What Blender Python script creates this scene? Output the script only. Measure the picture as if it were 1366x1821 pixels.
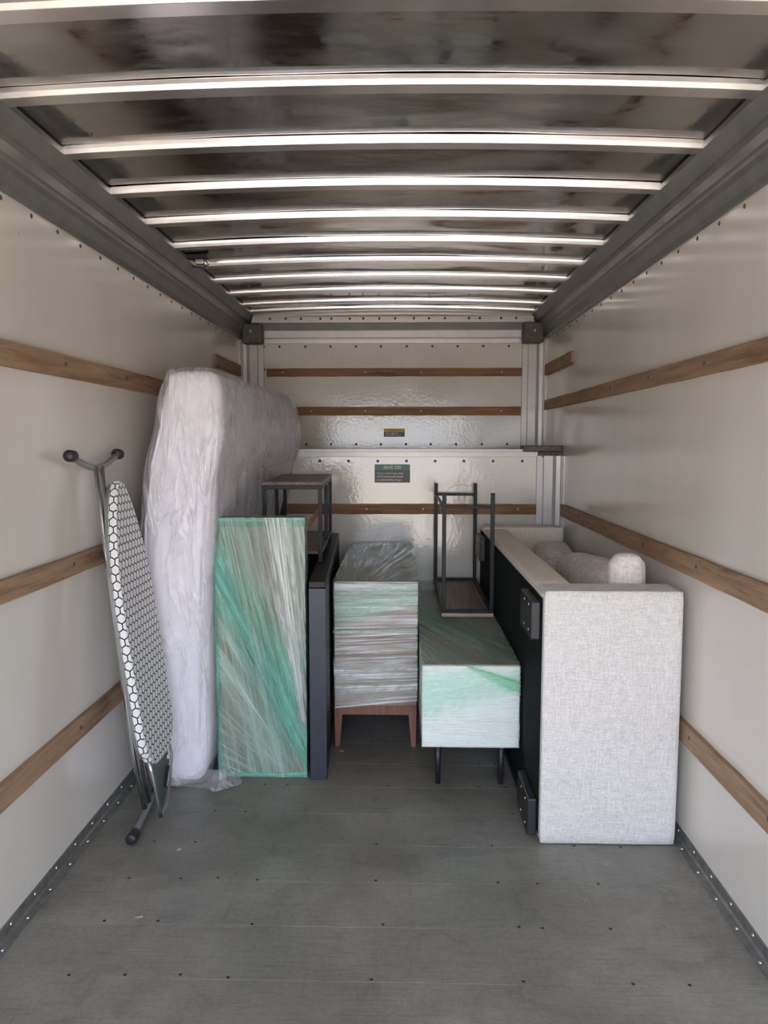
import bpy, bmesh, math, random
from mathutils import Vector, Matrix
for o in list(bpy.data.objects): bpy.data.objects.remove(o)
S = bpy.context.scene
COL = S.collection
R = math.radians

# ------------------------------------------------------------------ camera
cd = bpy.data.cameras.new('camera'); cam = bpy.data.objects.new('camera', cd); COL.objects.link(cam)
cd.sensor_fit = 'VERTICAL'; cd.sensor_height = 36.0; cd.lens = 36.0*1315/1821
cd.clip_start = 0.02; cd.clip_end = 400
cam.location = (0, 0, 1.56)
cam.rotation_euler = (R(90-5.452), 0, R(1.344))
S.camera = cam

# ------------------------------------------------------------------ world, sun, exposure
W = bpy.data.worlds.new('world'); S.world = W; W.use_nodes = True
wn = W.node_tree.nodes; wl = W.node_tree.links
bg = wn['Background']; sky = wn.new('ShaderNodeTexSky')
sky.sky_type = 'NISHITA'; sky.sun_disc = False
sky.sun_elevation = R(48); sky.sun_rotation = R(20); sky.air_density = 1.0; sky.dust_density = 2.5
mixw = wn.new('ShaderNodeMixRGB'); mixw.inputs[0].default_value = 0.5
wl.new(sky.outputs[0], mixw.inputs[1]); mixw.inputs[2].default_value = (7.6, 8.0, 9.2, 1)   # haze over the blue
wl.new(mixw.outputs[0], bg.inputs[0]); bg.inputs[1].default_value = 0.16
sd = bpy.data.lights.new('sun', 'SUN'); sd.energy = 3.2; sd.angle = R(0.6); sd.color = (1, .93, .84)
sun = bpy.data.objects.new('sun', sd); COL.objects.link(sun)
sun.rotation_euler = (R(-42), 0, R(-20)); sun.location = (0, 12, 12)
S.view_settings.view_transform = 'Standard'; S.view_settings.look = 'None'
S.view_settings.gamma = 1.0; S.view_settings.use_curve_mapping = False
S.view_settings.exposure = 2.62

# ------------------------------------------------------------------ materials
def newmat(name):
    m = bpy.data.materials.new(name); m.use_nodes = True
    nt = m.node_tree; b = nt.nodes['Principled BSDF']
    return m, nt, nt.nodes, nt.links, b
def coords(N, L, kind='Object', scale=(1, 1, 1), rot=(0, 0, 0)):
    tc = N.new('ShaderNodeTexCoord'); mp = N.new('ShaderNodeMapping')
    L.new(tc.outputs[kind], mp.inputs[0]); mp.inputs['Scale'].default_value = scale; mp.inputs['Rotation'].default_value = rot
    return mp.outputs[0]
def noise(N, L, vec, scale=5, detail=4, rough=.55, dist=0):
    n = N.new('ShaderNodeTexNoise'); L.new(vec, n.inputs['Vector'])
    n.inputs['Scale'].default_value = scale; n.inputs['Detail'].default_value = detail
    n.inputs['Roughness'].default_value = rough; n.inputs['Distortion'].default_value = dist
    return n.outputs['Fac']
def ramp(N, L, fac, stops):
    r = N.new('ShaderNodeValToRGB'); L.new(fac, r.inputs[0])
    while len(r.color_ramp.elements) < len(stops): r.color_ramp.elements.new(.5)
    for e, (p, c) in zip(r.color_ramp.elements, stops):
        e.position = p; e.color = (c, c, c, 1) if not hasattr(c, '__len__') else (*c, 1)
    return r.outputs[0]
def bump(N, L, h, b, strength=.2, dist=.01, prev=None):
    n = N.new('ShaderNodeBump'); L.new(h, n.inputs['Height']); n.inputs['Strength'].default_value = strength
    n.inputs['Distance'].default_value = dist
    if prev is not None: L.new(prev, n.inputs['Normal'])
    L.new(n.outputs[0], b.inputs['Normal']); return n.outputs[0]
def mul(N, L, a, b, op='MULTIPLY'):
    m = N.new('ShaderNodeMath'); m.operation = op
    for i, x in enumerate((a, b)):
        if isinstance(x, (int, float)): m.inputs[i].default_value = x
        else: L.new(x, m.inputs[i])
    return m.outputs[0]
def mixc(N, L, f, a, b, mode='MIX'):
    m = N.new('ShaderNodeMixRGB'); m.blend_type = mode
    if isinstance(f, (int, float)): m.inputs[0].default_value = f
    else: L.new(f, m.inputs[0])
    for i, x in ((1, a), (2, b)):
        if isinstance(x, tuple): m.inputs[i].default_value = (*x, 1)
        else: L.new(x, m.inputs[i])
    return m.outputs[0]

def simple(name, col, rough=.5, metal=0, spec=.5, nscale=0, var=.15, bumps=0):
    m, nt, N, L, b = newmat(name)
    b.inputs['Roughness'].default_value = rough; b.inputs['Metallic'].default_value = metal
    b.inputs['Specular IOR Level'].default_value = spec
    if nscale:
        v = coords(N, L); n = noise(N, L, v, nscale)
        c = ramp(N, L, n, [(.3, tuple(x*(1-var) for x in col)), (.7, tuple(min(1, x*(1+var)) for x in col))])
        L.new(c, b.inputs['Base Color'])
        if bumps: bump(N, L, n, b, bumps, .004)
    else: b.inputs['Base Color'].default_value = (*col, 1)
    return m

def m_wall(name='white_panel_gloss', r0=.10, r1=.24, spec=.62, orange=.08):
    m, nt, N, L, b = newmat(name)
    v = coords(N, L)
    big = noise(N, L, v, 1.3, 3); sc = noise(N, L, coords(N, L, scale=(3, 3, 1)), 14, 6, .7)
    c = ramp(N, L, big, [(.3, (.72, .675, .61)), (.7, (.78, .74, .68))])
    spots = ramp(N, L, sc, [(.27, (.62, .60, .57)), (.33, (1, 1, 1))])
    streak = ramp(N, L, noise(N, L, coords(N, L, scale=(1.0, 1.0, .16)), 2.2, 4, .5), [(.3, (.94, .94, .935)), (.55, (1, 1, 1))])
    L.new(mixc(N, L, 1.0, mixc(N, L, 1.0, c, spots, 'MULTIPLY'), streak, 'MULTIPLY'), b.inputs['Base Color'])
    rr = ramp(N, L, noise(N, L, v, 3, 5), [(.35, r0), (.65, r1)])
    L.new(rr, b.inputs['Roughness']); b.inputs['Specular IOR Level'].default_value = spec
    p = bump(N, L, noise(N, L, v, 45, 3), b, orange, .003)
    bump(N, L, noise(N, L, v, 2.2, 2), b, .12, .02, p)
    return m
def m_floor():
    m, nt, N, L, b = newmat('grey_deck_paint')
    v = coords(N, L, 'Generated') ; v = coords(N, L)
    big = noise(N, L, v, 1.6, 5, .6)
    c = ramp(N, L, big, [(.32, (.160, .151, .132)), (.52, (.228, .217, .193)), (.68, (.31, .295, .265))])
    scr = noise(N, L, coords(N, L, scale=(1.2, 22, 1)), 5, 6, .7)
    s = ramp(N, L, scr, [(.3, (.74, .74, .74)), (.5, (1, 1, 1)), (.72, (1.0, 1.0, 1.0)), (.8, (1.3, 1.3, 1.28))])
    scr2 = noise(N, L, coords(N, L, scale=(25, 1.0, 1), rot=(0, 0, .15)), 3, 6, .75)
    s2 = ramp(N, L, scr2, [(.30, (.70, .70, .70)), (.42, (1, 1, 1)), (.66, (1, 1, 1)), (.76, (1.22, 1.22, 1.2))])
    fine = ramp(N, L, noise(N, L, v, 60, 5, .75), [(.3, (.82, .82, .82)), (.6, (1.05, 1.05, 1.05))])
    st = ramp(N, L, noise(N, L, v, 5.5, 4, .6, 1.5), [(.34, (.84, .85, .86)), (.46, (1, 1, 1))])
    x = mixc(N, L, 1, c, s, 'MULTIPLY'); x = mixc(N, L, 1, x, s2, 'MULTIPLY'); x = mixc(N, L, 1, x, fine, 'MULTIPLY'); x = mixc(N, L, 1, x, st, 'MULTIPLY')
    L.new(x, b.inputs['Base Color'])
    L.new(ramp(N, L, noise(N, L, v, 3.5, 6, .65), [(.3, .30), (.7, .52)]), b.inputs['Roughness'])
    b.inputs['Specular IOR Level'].default_value = .55
    bump(N, L, scr, b, .10, .002)
    return m
def m_ceiling():
    m, nt, N, L, b = newmat('mill_aluminium_sheet')
    v = coords(N, L)
    n = noise(N, L, v, 2.5, 5)
    L.new(ramp(N, L, n, [(.3, (.45, .44, .42)), (.7, (.60, .585, .56))]), b.inputs['Base Color'])
    b.inputs['Metallic'].default_value = 1
    L.new(ramp(N, L, noise(N, L, coords(N, L, scale=(1, 3, 1)), 6, 6, .7), [(.4, .06), (.68, .22)]), b.inputs['Roughness'])
    p = bump(N, L, noise(N, L, coords(N, L, scale=(.8, 2.0, 1)), 1.4, 2, .4, .3), b, .30, .02)
    bump(N, L, ramp(N, L, noise(N, L, v, 30, 5, .7), [(.2, 0.0), (.5, .5)]), b, .02, .002, p)
    return m
def m_alu(name, col, rough, lo=.12):
    m, nt, N, L, b = newmat(name)
    n = noise(N, L, coords(N, L, scale=(1, 1, 1)), 16, 6, .7)
    L.new(ramp(N, L, n, [(.3, tuple(c*(1-lo) for c in col)), (.6, col)]), b.inputs['Base Color'])
    b.inputs['Metallic'].default_value = 1; b.inputs['Roughness'].default_value = rough
    bump(N, L, n, b, .06, .003)
    return m
def m_wood(name, c0, c1, c2, axis=1, rough=.6, scale=1.0, spec=.3):
    m, nt, N, L, b = newmat(name)
    s = [28*scale]*3; s[axis] = 1.6*scale
    g = noise(N, L, coords(N, L, scale=tuple(s)), 1.6, 6, .65, .6)
    c = ramp(N, L, g, [(.25, c0), (.5, c1), (.75, c2)])
    s2 = [5*scale]*3; s2[axis] = .9
    d = ramp(N, L, noise(N, L, coords(N, L, scale=tuple(s2)), 2.2, 5, .7), [(.28, (.50, .45, .40)), (.45, (1, 1, 1)), (.75, (1.12, 1.1, 1.06))])
    L.new(mixc(N, L, 1, c, d, 'MULTIPLY'), b.inputs['Base Color'])
    b.inputs['Roughness'].default_value = rough; b.inputs['Specular IOR Level'].default_value = spec
    bump(N, L, g, b, .25, .003)
    return m
def m_fabric(name, c0, c1, sc=1.0, rot=0):
    m, nt, N, L, b = newmat(name)
    a = noise(N, L, coords(N, L, scale=(260*sc, 260*sc, 22*sc)), 1, 3, .7)
    d = noise(N, L, coords(N, L, scale=(26*sc, 26*sc, 260*sc)), 1, 3, .7)
    t = mul(N, L, mul(N, L, a, d, 'ADD'), .5)
    e = noise(N, L, coords(N, L), 120*sc, 2, .6)
    t = mul(N, L, mul(N, L, t, .7), mul(N, L, e, .3), 'ADD')
    L.new(ramp(N, L, t, [(.38, c0), (.6, c1)]), b.inputs['Base Color'])
    b.inputs['Roughness'].default_value = .92; b.inputs['Specular IOR Level'].default_value = .15
    b.inputs['Sheen Weight'].default_value = .15
    bump(N, L, t, b, .35, .003)
    return m
def m_film(name, tint, body, cover=(.30, .95), fine=150, broad=22, rough=.2, strength=.9, lo=.42, hi=.62):
    """stretch film: strands run along U, vary along V"""
    m, nt, N, L, b = newmat(name)
    f = noise(N, L, coords(N, L, 'UV', (2.2, fine, 1)), 1, 4, .7)
    g = noise(N, L, coords(N, L, 'UV', (1.2, broad, 1)), 1, 4, .6, .3)
    h = noise(N, L, coords(N, L, 'UV', (5, fine*2.3, 1)), 1, 2, .6)
    t = mul(N, L, mul(N, L, mul(N, L, f, .5), mul(N, L, g, .35), 'ADD'), mul(N, L, h, .15), 'ADD')
    at = N.new('ShaderNodeAttribute'); at.attribute_name = 'fade'; fade = at.outputs['Fac']
    cov = mul(N, L, ramp(N, L, t, [(lo, cover[0]), (hi, cover[1])]), fade)
    col = ramp(N, L, g, [(.35, body), (.65, tuple(min(1, c*1.25+.06) for c in body))])
    L.new(col, b.inputs['Base Color']); b.inputs['Roughness'].default_value = rough
    b.inputs['Specular IOR Level'].default_value = .8
    bump(N, L, t, b, strength, .006)
    tr = N.new('ShaderNodeBsdfTransparent'); L.new(mixc(N, L, fade, (1., 1., 1.), tint), tr.inputs[0])
    mx = N.new('ShaderNodeMixShader'); L.new(cov, mx.inputs[0]); L.new(tr.outputs[0], mx.inputs[1]); L.new(b.outputs[0], mx.inputs[2])
    L.new(mx.outputs[0], N['Material Output'].inputs[0])
    return m
def m_bag():
    m, nt, N, L, b = newmat('clear_polythene')
    r1 = noise(N, L, coords(N, L, scale=(11, 7, 1.6), rot=(.0, .42, .0)), 1.3, 3, .5, .35)
    r2 = noise(N, L, coords(N, L, scale=(8, 5, 2.2), rot=(.25, -.35, .2)), 1.6, 3, .5, .5)
    n3 = noise(N, L, coords(N, L, scale=(3.2, 2.4, .9), rot=(.1, .6, .0)), 3.0, 3, .5, .5)
    r3 = mul(N, L, mul(N, L, 1.0, mul(N, L, mul(N, L, mul(N, L, n3, .5, 'SUBTRACT'), 0, 'ABSOLUTE'), 14), 'SUBTRACT'), 0, 'MAXIMUM')
    t = mul(N, L, mul(N, L, mul(N, L, r1, .50), mul(N, L, r2, .42), 'ADD'), mul(N, L, r3, .12), 'ADD')
    cov = ramp(N, L, t, [(.36, .14), (.50, .26), (.62, .50)])  # ridge term also paints crease highlights in as whiter cover
    b.inputs['Base Color'].default_value = (.93, .91, .96, 1)
    b.inputs['Roughness'].default_value = .13; b.inputs['Specular IOR Level'].default_value = .9
    bump(N, L, t, b, .9, .05)
    tr = N.new('ShaderNodeBsdfTransparent'); tr.inputs[0].default_value = (.985, .98, .99, 1)
    mx = N.new('ShaderNodeMixShader'); L.new(cov, mx.inputs[0]); L.new(tr.outputs[0], mx.inputs[1]); L.new(b.outputs[0], mx.inputs[2])
    L.new(mx.outputs[0], N['Material Output'].inputs[0])
    return m
def m_hex():
    """white cotton with a black honeycomb line pattern (UV in metres)"""
    m, nt, N, L, b = newmat('honeycomb_cover')
    tc = N.new('ShaderNodeTexCoord'); sp = N.new('ShaderNodeSeparateXYZ'); L.new(tc.outputs['UV'], sp.inputs[0])
    P = .030; Q = .052
    def tri(x, off):   # hex distance built from two offset cell lattices
        px = mul(N, L, mul(N, L, mul(N, L, mul(N, L, x[0], .92/P), off, 'ADD'), 1, 'FLOORED_MODULO'), .5, 'SUBTRACT')
        py = mul(N, L, mul(N, L, mul(N, L, mul(N, L, x[1], .84/Q), off, 'ADD'), 1, 'FLOORED_MODULO'), .5, 'SUBTRACT')
        ax = mul(N, L, mul(N, L, px, 0, 'ABSOLUTE'), P); ay = mul(N, L, mul(N, L, py, 0, 'ABSOLUTE'), Q)
        d2 = mul(N, L, mul(N, L, ax, .5), mul(N, L, ay, .8660), 'ADD')
        return mul(N, L, ax, d2, 'MAXIMUM')
    d = mul(N, L, tri((sp.outputs[0], sp.outputs[1]), 0.0), tri((sp.outputs[0], sp.outputs[1]), 0.5), 'MINIMUM')
    edge = ramp(N, L, mul(N, L, d, 1/(P*.5)), [(.84, (.84, .83, .84)), (.88, (.015, .015, .02))])
    L.new(edge, b.inputs['Base Color']); b.inputs['Roughness'].default_value = .85
    return m

M = dict(
    wall=m_wall(), wallf=m_wall('white_front_panel_gloss', .05, .13, 1.0, .30), floor=m_floor(), sheet=m_ceiling(),
    bow=simple('bow_aluminium', (.96, .92, .89), .22, .95, .6, 18, .06, .05),
    post=simple('post_aluminium', (.62, .60, .585), .38, .35, .5, 14, .05),
    cove=simple('grey_painted_rail', (.20, .20, .19), .42, .35, .5, 9, .12, .1),
    cast=simple('dark_cast_iron', (.13, .12, .10), .55, .3, .5, 30, .25, .2),
    kick=simple('scuffed_grey_metal', (.19, .185, .175), .42, .35, .5, 22, .25, .2),
    rivet=simple('rivet_dark', (.10, .095, .09), .45, .4),
    rivet_l=simple('rivet_bright', (.62, .61, .58), .35, .8),
    screw=simple('screw_rust', (.035, .028, .022), .7),
    rail=m_wood('tie_rail_wood', (.19, .115, .068), (.35, .225, .138), (.46, .31, .20), 1),
    railx=m_wood('tie_rail_wood_front', (.155, .075, .035), (.27, .14, .07), (.36, .20, .11), 0),
    walnut=m_wood('walnut_laminate', (.15, .10, .072), (.25, .175, .13), (.32, .235, .18), 2, .45),
    drsr=m_wood('dresser_wood', (.22, .145, .11), (.33, .23, .185), (.40, .29, .24), 0, .45),
    walnuty=m_wood('walnut_top', (.10, .075, .06), (.155, .115, .09), (.21, .16, .13), 1, .42),
    underwood=m_wood('walnut_underside', (.16, .11, .08), (.26, .19, .145), (.33, .25, .20), 1, .5),
    acacia=m_wood('red_brown_wood', (.17, .075, .05), (.25, .12, .085), (.31, .16, .11), 2, .4),
    oak=m_wood('light_oak_edge', (.42, .31, .22), (.55, .42, .31), (.64, .51, .39), 0, .5),
    white=simple('white_lacquer', (.92, .93, .92), .35),
    steel=simple('black_powder_coat', (.014, .015, .018), .45, .0, .3, 40, .1),
    steelb=simple('slate_powder_coat', (.036, .041, .058), .42, .2, .5, 40, .1),
    black=simple('matt_black_cloth', (.010, .012, .012), .9, 0, .2, 20, .3),
    plastic=simple('black_plastic', (.02, .021, .025), .42, 0, .5),
    chrome=simple('satin_chrome', (.62, .62, .62), .22, 1.0),
    grey=simple('grey_enamel', (.27, .29, .28), .35, .5),
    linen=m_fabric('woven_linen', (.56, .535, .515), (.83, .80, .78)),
    linen_lit=m_fabric('linen_warm_bounce', (.74, .65, .54), (.92, .84, .73), 1.0),  # same sofa linen, with warm bounce light painted into its colour
    boucle=m_fabric('boucle_cushion', (.60, .54, .49), (.90, .84, .78), .45),
    matt=simple('white_ticking', (.92, .90, .95), .8, 0, .2, 14, .04, .1),
    bag=m_bag(), hex=m_hex(),
    film=m_film('green_stretch_film', (.91, .96, .935), (.44, .60, .52), (.08, .60), 150, 26, .18, 1.0, .45, .58),
    thin=m_film('thin_green_film_layer', (.965, .99, .975), (.50, .66, .58), (.03, .62), 170, 30, .18, 1.0, .47, .60),
    teal=m_film('teal_stretch_film', (.74, .93, .86), (.24, .62, .52), (.06, .66), 150, 18, .18, 1.0, .43, .60),
    clear=m_film('pale_stretch_film', (.97, .985, .975), (.86, .92, .88), (.05, .90), 100, 20, .14, 1.0, .44, .60),
    mint=m_film('mint_stretch_film', (.965, 1.0, .98), (.86, .98, .92), (.06, .45), 110, 9, .28, .4),
    minty=m_film('mint_green_film_layer', (.87, .99, .93), (.62, .93, .76), (.08, .50), 110, 9, .28, .4),
    green=m_film('deep_green_stretch_film', (.78, .93, .83), (.26, .62, .42), (.05, .50), 110, 12, .22, .8),
    asphalt=simple('sunlit_concrete', (.50, .44, .37), .9, 0, .3, 3, .12),
    ink=simple('sticker_black', (.035, .033, .035), .4), tealink=simple('sticker_teal', (.01, .19, .145), .4),
    yellow=simple('sticker_yellow', (.62, .33, .02), .4), whiteink=simple('sticker_white', (.75, .75, .73), .5),
    brownink=simple('sticker_brown', (.25, .10, .01), .5), paper=simple('paper', (.8, .8, .78), .8),
)

# ------------------------------------------------------------------ builders
def obj(name, bm, mat, parent=None, smooth=False, kind=None, label=None, cat=None, group=None):
    me = bpy.data.meshes.new(name); bm.normal_update(); bm.to_mesh(me); bm.free()
    for mt in (mat if isinstance(mat, (list, tuple)) else [mat]): me.materials.append(mt)
    if smooth: me.polygons.foreach_set('use_smooth', [True]*len(me.polygons))
    o = bpy.data.objects.new(name, me); COL.objects.link(o)
    if parent is not None: o.parent = parent; o.matrix_parent_inverse = parent.matrix_basis.inverted()
    if kind: o['kind'] = kind
    if label: o['label'] = label
    if cat: o['category'] = cat
    if group: o['group'] = group
    return o
def thing(name, loc, label, cat, group=None):
    o = bpy.data.objects.new(name, None); COL.objects.link(o); o.location = loc; o.empty_display_size = .1
    o['label'] = label; o['category'] = cat
    if group: o['group'] = group
    return o
def box(bm, x0, x1, y0, y1, z0, z1, bev=0, seg=1, mi=0, mat=None):
    vs = [bm.verts.new(p) for p in ((x0,y0,z0),(x1,y0,z0),(x1,y1,z0),(x0,y1,z0),(x0,y0,z1),(x1,y0,z1),(x1,y1,z1),(x0,y1,z1))]
    fs = [bm.faces.new([vs[i] for i in f]) for f in ((0,3,2,1),(4,5,6,7),(0,1,5,4),(1,2,6,5),(2,3,7,6),(3,0,4,7))]
    for f in fs: f.material_index = mi
    if bev:
        es = list({e for f in fs for e in f.edges})
        r = bmesh.ops.bevel(bm, geom=es, offset=bev, segments=seg, affect='EDGES', profile=.5)
        vs = list({v for f in r['faces'] for v in f.verts} | {v for v in vs if v.is_valid})
    if mat is not None: bmesh.ops.transform(bm, matrix=mat, verts=vs)
    return vs
def B(*a, **k):
    bm = bmesh.new(); box(bm, *a, **k); return bm
def prism(bm, pts, axis, a0, a1):
    """extrude a closed 2-D profile along axis (0: pts=(y,z), 1: pts=(x,z), 2: pts=(x,y))"""
    def P(p, a): return {0: (a, p[0], p[1]), 1: (p[0], a, p[1]), 2: (p[0], p[1], a)}[axis]
    v0 = [bm.verts.new(P(p, a0)) for p in pts]; v1 = [bm.verts.new(P(p, a1)) for p in pts]
    n = len(pts)
    for i in range(n): bm.faces.new((v0[i], v0[(i+1) % n], v1[(i+1) % n], v1[i]))
    bm.faces.new(v0[::-1]); bm.faces.new(v1)
    bmesh.ops.recalc_face_normals(bm, faces=bm.faces)
    return v0+v1
def tube(bm, pts, r, seg=10, caps=True):
    pts = [Vector(p) for p in pts]; rings = []
    rr = r if hasattr(r, '__len__') else [r]*len(pts)
    up = Vector((0, 0, 1)); prevx = None
    for i, p in enumerate(pts):
        t = (pts[min(i+1, len(pts)-1)]-pts[max(i-1, 0)]).normalized()
        if prevx is None:
            x = t.cross(up if abs(t.z) < .9 else Vector((1, 0, 0))).normalized()
        else: x = (prevx - t*prevx.dot(t)).normalized()
        prevx = x; y = t.cross(x)
        rings.append([bm.verts.new(p+(x*math.cos(a)+y*math.sin(a))*rr[i]) for a in [2*math.pi*k/seg for k in range(seg)]])
    for a, b in zip(rings, rings[1:]):
        for k in range(seg): bm.faces.new((a[k], a[(k+1) % seg], b[(k+1) % seg], b[k]))
    if caps: bm.faces.new(rings[0][::-1]); bm.faces.new(rings[-1])
def T(*a, **k):
    bm = bmesh.new(); tube(bm, *a, **k); return bm
def disc_mesh(name, r, h, mat, seg=8):
    bm = bmesh.new(); tube(bm, [(0, 0, 0), (0, 0, h*.6), (0, 0, h)], [r, r*.85, r*.45], seg)
    me = bpy.data.meshes.new(name); bm.to_mesh(me); bm.free(); me.materials.append(mat); return me
def inst(name, me, loc, rot, parent):
    o = bpy.data.objects.new(name, me); COL.objects.link(o); o.location = loc; o.rotation_euler = rot; o.parent = parent
    return o
def text_mesh(name, s, size, loc, mat, parent, align='CENTER', bold=0.0):
    c = bpy.data.curves.new(name, 'FONT'); c.body = s; c.size = size; c.align_x = align; c.extrude = .0004; c.offset = bold
    o = bpy.data.objects.new(name+'_tmp', c); COL.objects.link(o)
    dg = bpy.context.evaluated_depsgraph_get(); me = bpy.data.meshes.new_from_object(o.evaluated_get(dg))
    bpy.data.objects.remove(o); me.materials.clear(); me.materials.append(mat)
    t = bpy.data.objects.new(name, me); COL.objects.link(t); t.parent = parent; t.location = loc; t.rotation_euler = (R(90), 0, 0)
    return t

# ------------------------------------------------------------------ the cargo box
LX, RX = -1.241, 1.099
YR, YL, YU = -0.06, 5.10, 5.80          # rear opening, lower front wall, attic front wall
ZC, ZA = 2.548, 1.492                   # ceiling sheet, attic floor
XM = (LX+RX)/2

ground = obj('ground', B(-60, 60, -80, 40, -1.15, -.95), M['asphalt'], kind='structure')
# floor of cross boards
floor = obj('floor', B(LX-.03, RX+.03, YR, YL+.03, -.09, -.031), M['kick'], kind='structure')
rnd = random.Random(4)
pitch = .2425; y = 2.002-pitch*8; k = 0
boards = []
while y < YL-.01:
    y1 = min(y+pitch, YL-.001)
    if y1 > YR: boards.append((max(y, YR), y1))
    y += pitch
for y0, y1 in boards:
    b = obj('floor_board', B(LX+.001, RX-.001, y0+.0006, y1-.0006, -.03, 0, bev=.0009), M['floor'], floor)
sm = disc_mesh('screw', .0065, .0012, M['screw'])
for y0, y1 in boards:
    if y0 < 1.5: continue
    for X in (-.955, -.80, -.64, -.50, -.075, .365, .465, .69, .83):
        if rnd.random() < .82: inst('screw', sm, (X+rnd.uniform(-.02, .02), y0+.012+rnd.uniform(-.004, .006), -.0004), (0, 0, 0), floor)

def wallmesh(): pass
wl_ = obj('wall_left', B(LX-.03, LX, YR, YU+.03, -.09, 2.66), M['wall'], kind='structure')
wr_ = obj('wall_right', B(RX, RX+.03, YR, YU+.03, -.09, 2.66), M['wall'], kind='structure')
wf_ = obj('wall_front', B(LX, RX, YL, YL+.03, -.09, ZA-.012), M['wallf'], kind='structure')
wa_ = obj('wall_attic', B(LX, RX, YU, YU+.03, ZA-.03, 2.66), M['wallf'], kind='structure')
obj('trim_1', B(LX, RX, YL+.003, YU, ZA-.012, ZA), M['wall'], kind='structure')          # attic deck
obj('trim_2', B(LX-.03, RX+.03, YR, YU+.03, 2.665, 2.70), M['cove'], kind='structure')   # outer roof skin
# rear portal
bm = bmesh.new()
box(bm, LX-.03, RX+.03, YR-.05, YR-.002, 2.02, 2.70); box(bm, LX-.03, LX+.10, YR-.05, YR-.002, -.09, 2.02); box(bm, RX-.10, RX+.03, YR-.05, YR-.002, -.09, 2.02)
obj('wall_rear', bm, M['post'], kind='structure')

# ceiling: sheets + roof bows
def crown(x): return .032*(1-((x-XM)/1.17)**2)
BY = [1.765-.406*3+.406*i for i in range(14)]
BY[-1] = 5.70
BY = [b for b in BY if b < 5.75]
ceil = obj('ceiling', B(LX, RX, YR, YU, 2.645, 2.66), M['cove'], kind='structure')
edges = [YR]+[b+.03 for b in BY[:-1]]+[YU]
rn = random.Random(11)
for a, c in zip(edges, edges[1:]):
    bm = bmesh.new(); nx, ny = 48, 12; g = []
    ph = [rn.uniform(0, 6.28) for _ in range(6)]; dents = [(rn.uniform(LX+.3, RX-.3), rn.uniform(a, c), rn.uniform(.05, .14), rn.uniform(-.004, .005)) for _ in range(3)]
    for j in range(ny+1):
        for i in range(nx+1):
            x = LX+.002+(RX-LX-.004)*i/nx; yy = a+(c-a)*j/ny; e = math.sin(math.pi*j/ny)
            z = ZC+crown(x)+e*(.0045*math.sin(3.1*x+ph[0])*math.sin(5*yy+ph[1])+.002*math.sin(9*x+ph[2]+3*yy))
            for dx, dy, dr, dh in dents: z += dh*math.exp(-((x-dx)**2/(4*dr*dr)+(yy-dy)**2/(dr*dr)))*e
            g.append(bm.verts.new((x, yy, z)))
    for j in range(ny):
        for i in range(nx):
            q = j*(nx+1)+i; bm.faces.new((g[q], g[q+nx+1], g[q+nx+2], g[q+1]))
    obj('ceiling_panel', bm, M['sheet'], ceil, smooth=True)
BOW = [(-.0092, .0255), (-.0090, .0235), (-.0062, .0135), (-.0005, .0010), (.001, 0), (.052, 0), (.055, .003), (.060, .0255)]
def make_bow():
    bm = bmesh.new(); n = 24; rings = []
    for i in range(n+1):
        x = LX+.004+(RX-LX-.008)*i/n; z = ZC-.0275+crown(x)
        rings.append([bm.verts.new((x, p[0], z+p[1])) for p in BOW])
    for a, b in zip(rings, rings[1:]):
        for k in range(len(BOW)-1): bm.faces.new((a[k], a[k+1], b[k+1], b[k]))
    bmesh.ops.recalc_face_normals(bm, faces=bm.faces)
    return bm
b0 = None
for y in BY:
    if b0 is None: b0 = obj('roof_bow', make_bow(), M['bow'], ceil)
    o = b0 if y == BY[0] else inst('roof_bow', b0.data, (0, 0, 0), (0, 0, 0), ceil)
    o.location = (0, y, 0)

# side coves (top rails), posts, header
CP = [(0, 2.33), (.010, 2.33), (.024, 2.345), (.034, 2.385), (.046, 2.40), (.048, 2.412), (.056, 2.418), (.058, 2.45), (.066, 2.465), (.074, 2.468), (.098, 2.525), (.098, 2.545), (.0, 2.60)]
bm = bmesh.new(); prism(bm, [(LX+a, z) for a, z in CP], 1, YR, YU-.001); c1 = obj('trim_3', bm, M['cove'], kind='structure')
bm = bmesh.new(); prism(bm, [(RX-a*1.05, z) for a, z in CP], 1, YR, YU-.001); c2 = obj('trim_4', bm, M['cove'], kind='structure')
rv = disc_mesh('rivet', .0085, .0035, M['rivet']); rvb = disc_mesh('rivet', .010, .004, M['rivet']); rvl = disc_mesh('rivet', .006, .003, M['rivet_l'])
for i in range(24):
    y = 1.0+.19*i
    if y < 5.6:
        inst('rivet', rv, (LX, y+.01, 2.311), (0, R(90), 0), c1); inst('rivet', rv, (RX, y-.04, 2.311), (0, R(-90), 0), c2)
# header on attic wall
bm = bmesh.new()
prism(bm, [(YU, 2.3109), (YU-.012, 2.313), (YU-.014, 2.3415), (YU-.006, 2.3445), (YU-.006, 2.3506), (YU-.03, 2.3537), (YU-.032, 2.4046), (YU-.06, 2.4066), (YU-.06, 2.4554), (YU-.07, 2.4605), (YU-.07, 2.505), (YU, 2.505)], 0, LX+.1, RX-.1)
hd = obj('trim_5', bm, M['post'], kind='structure')
bm = bmesh.new(); box(bm, LX+.095, RX-.095, YU-.066, YU-.0605, 2.4066, 2.4565)
obj('trim_6', bm, M['cove'], kind='structure')
for i in range(16): inst('rivet', rvb, (LX+.22+i*.125+rnd.uniform(-.03, .03), YU-.07, 2.490), (R(90), 0, 0), hd)
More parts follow.
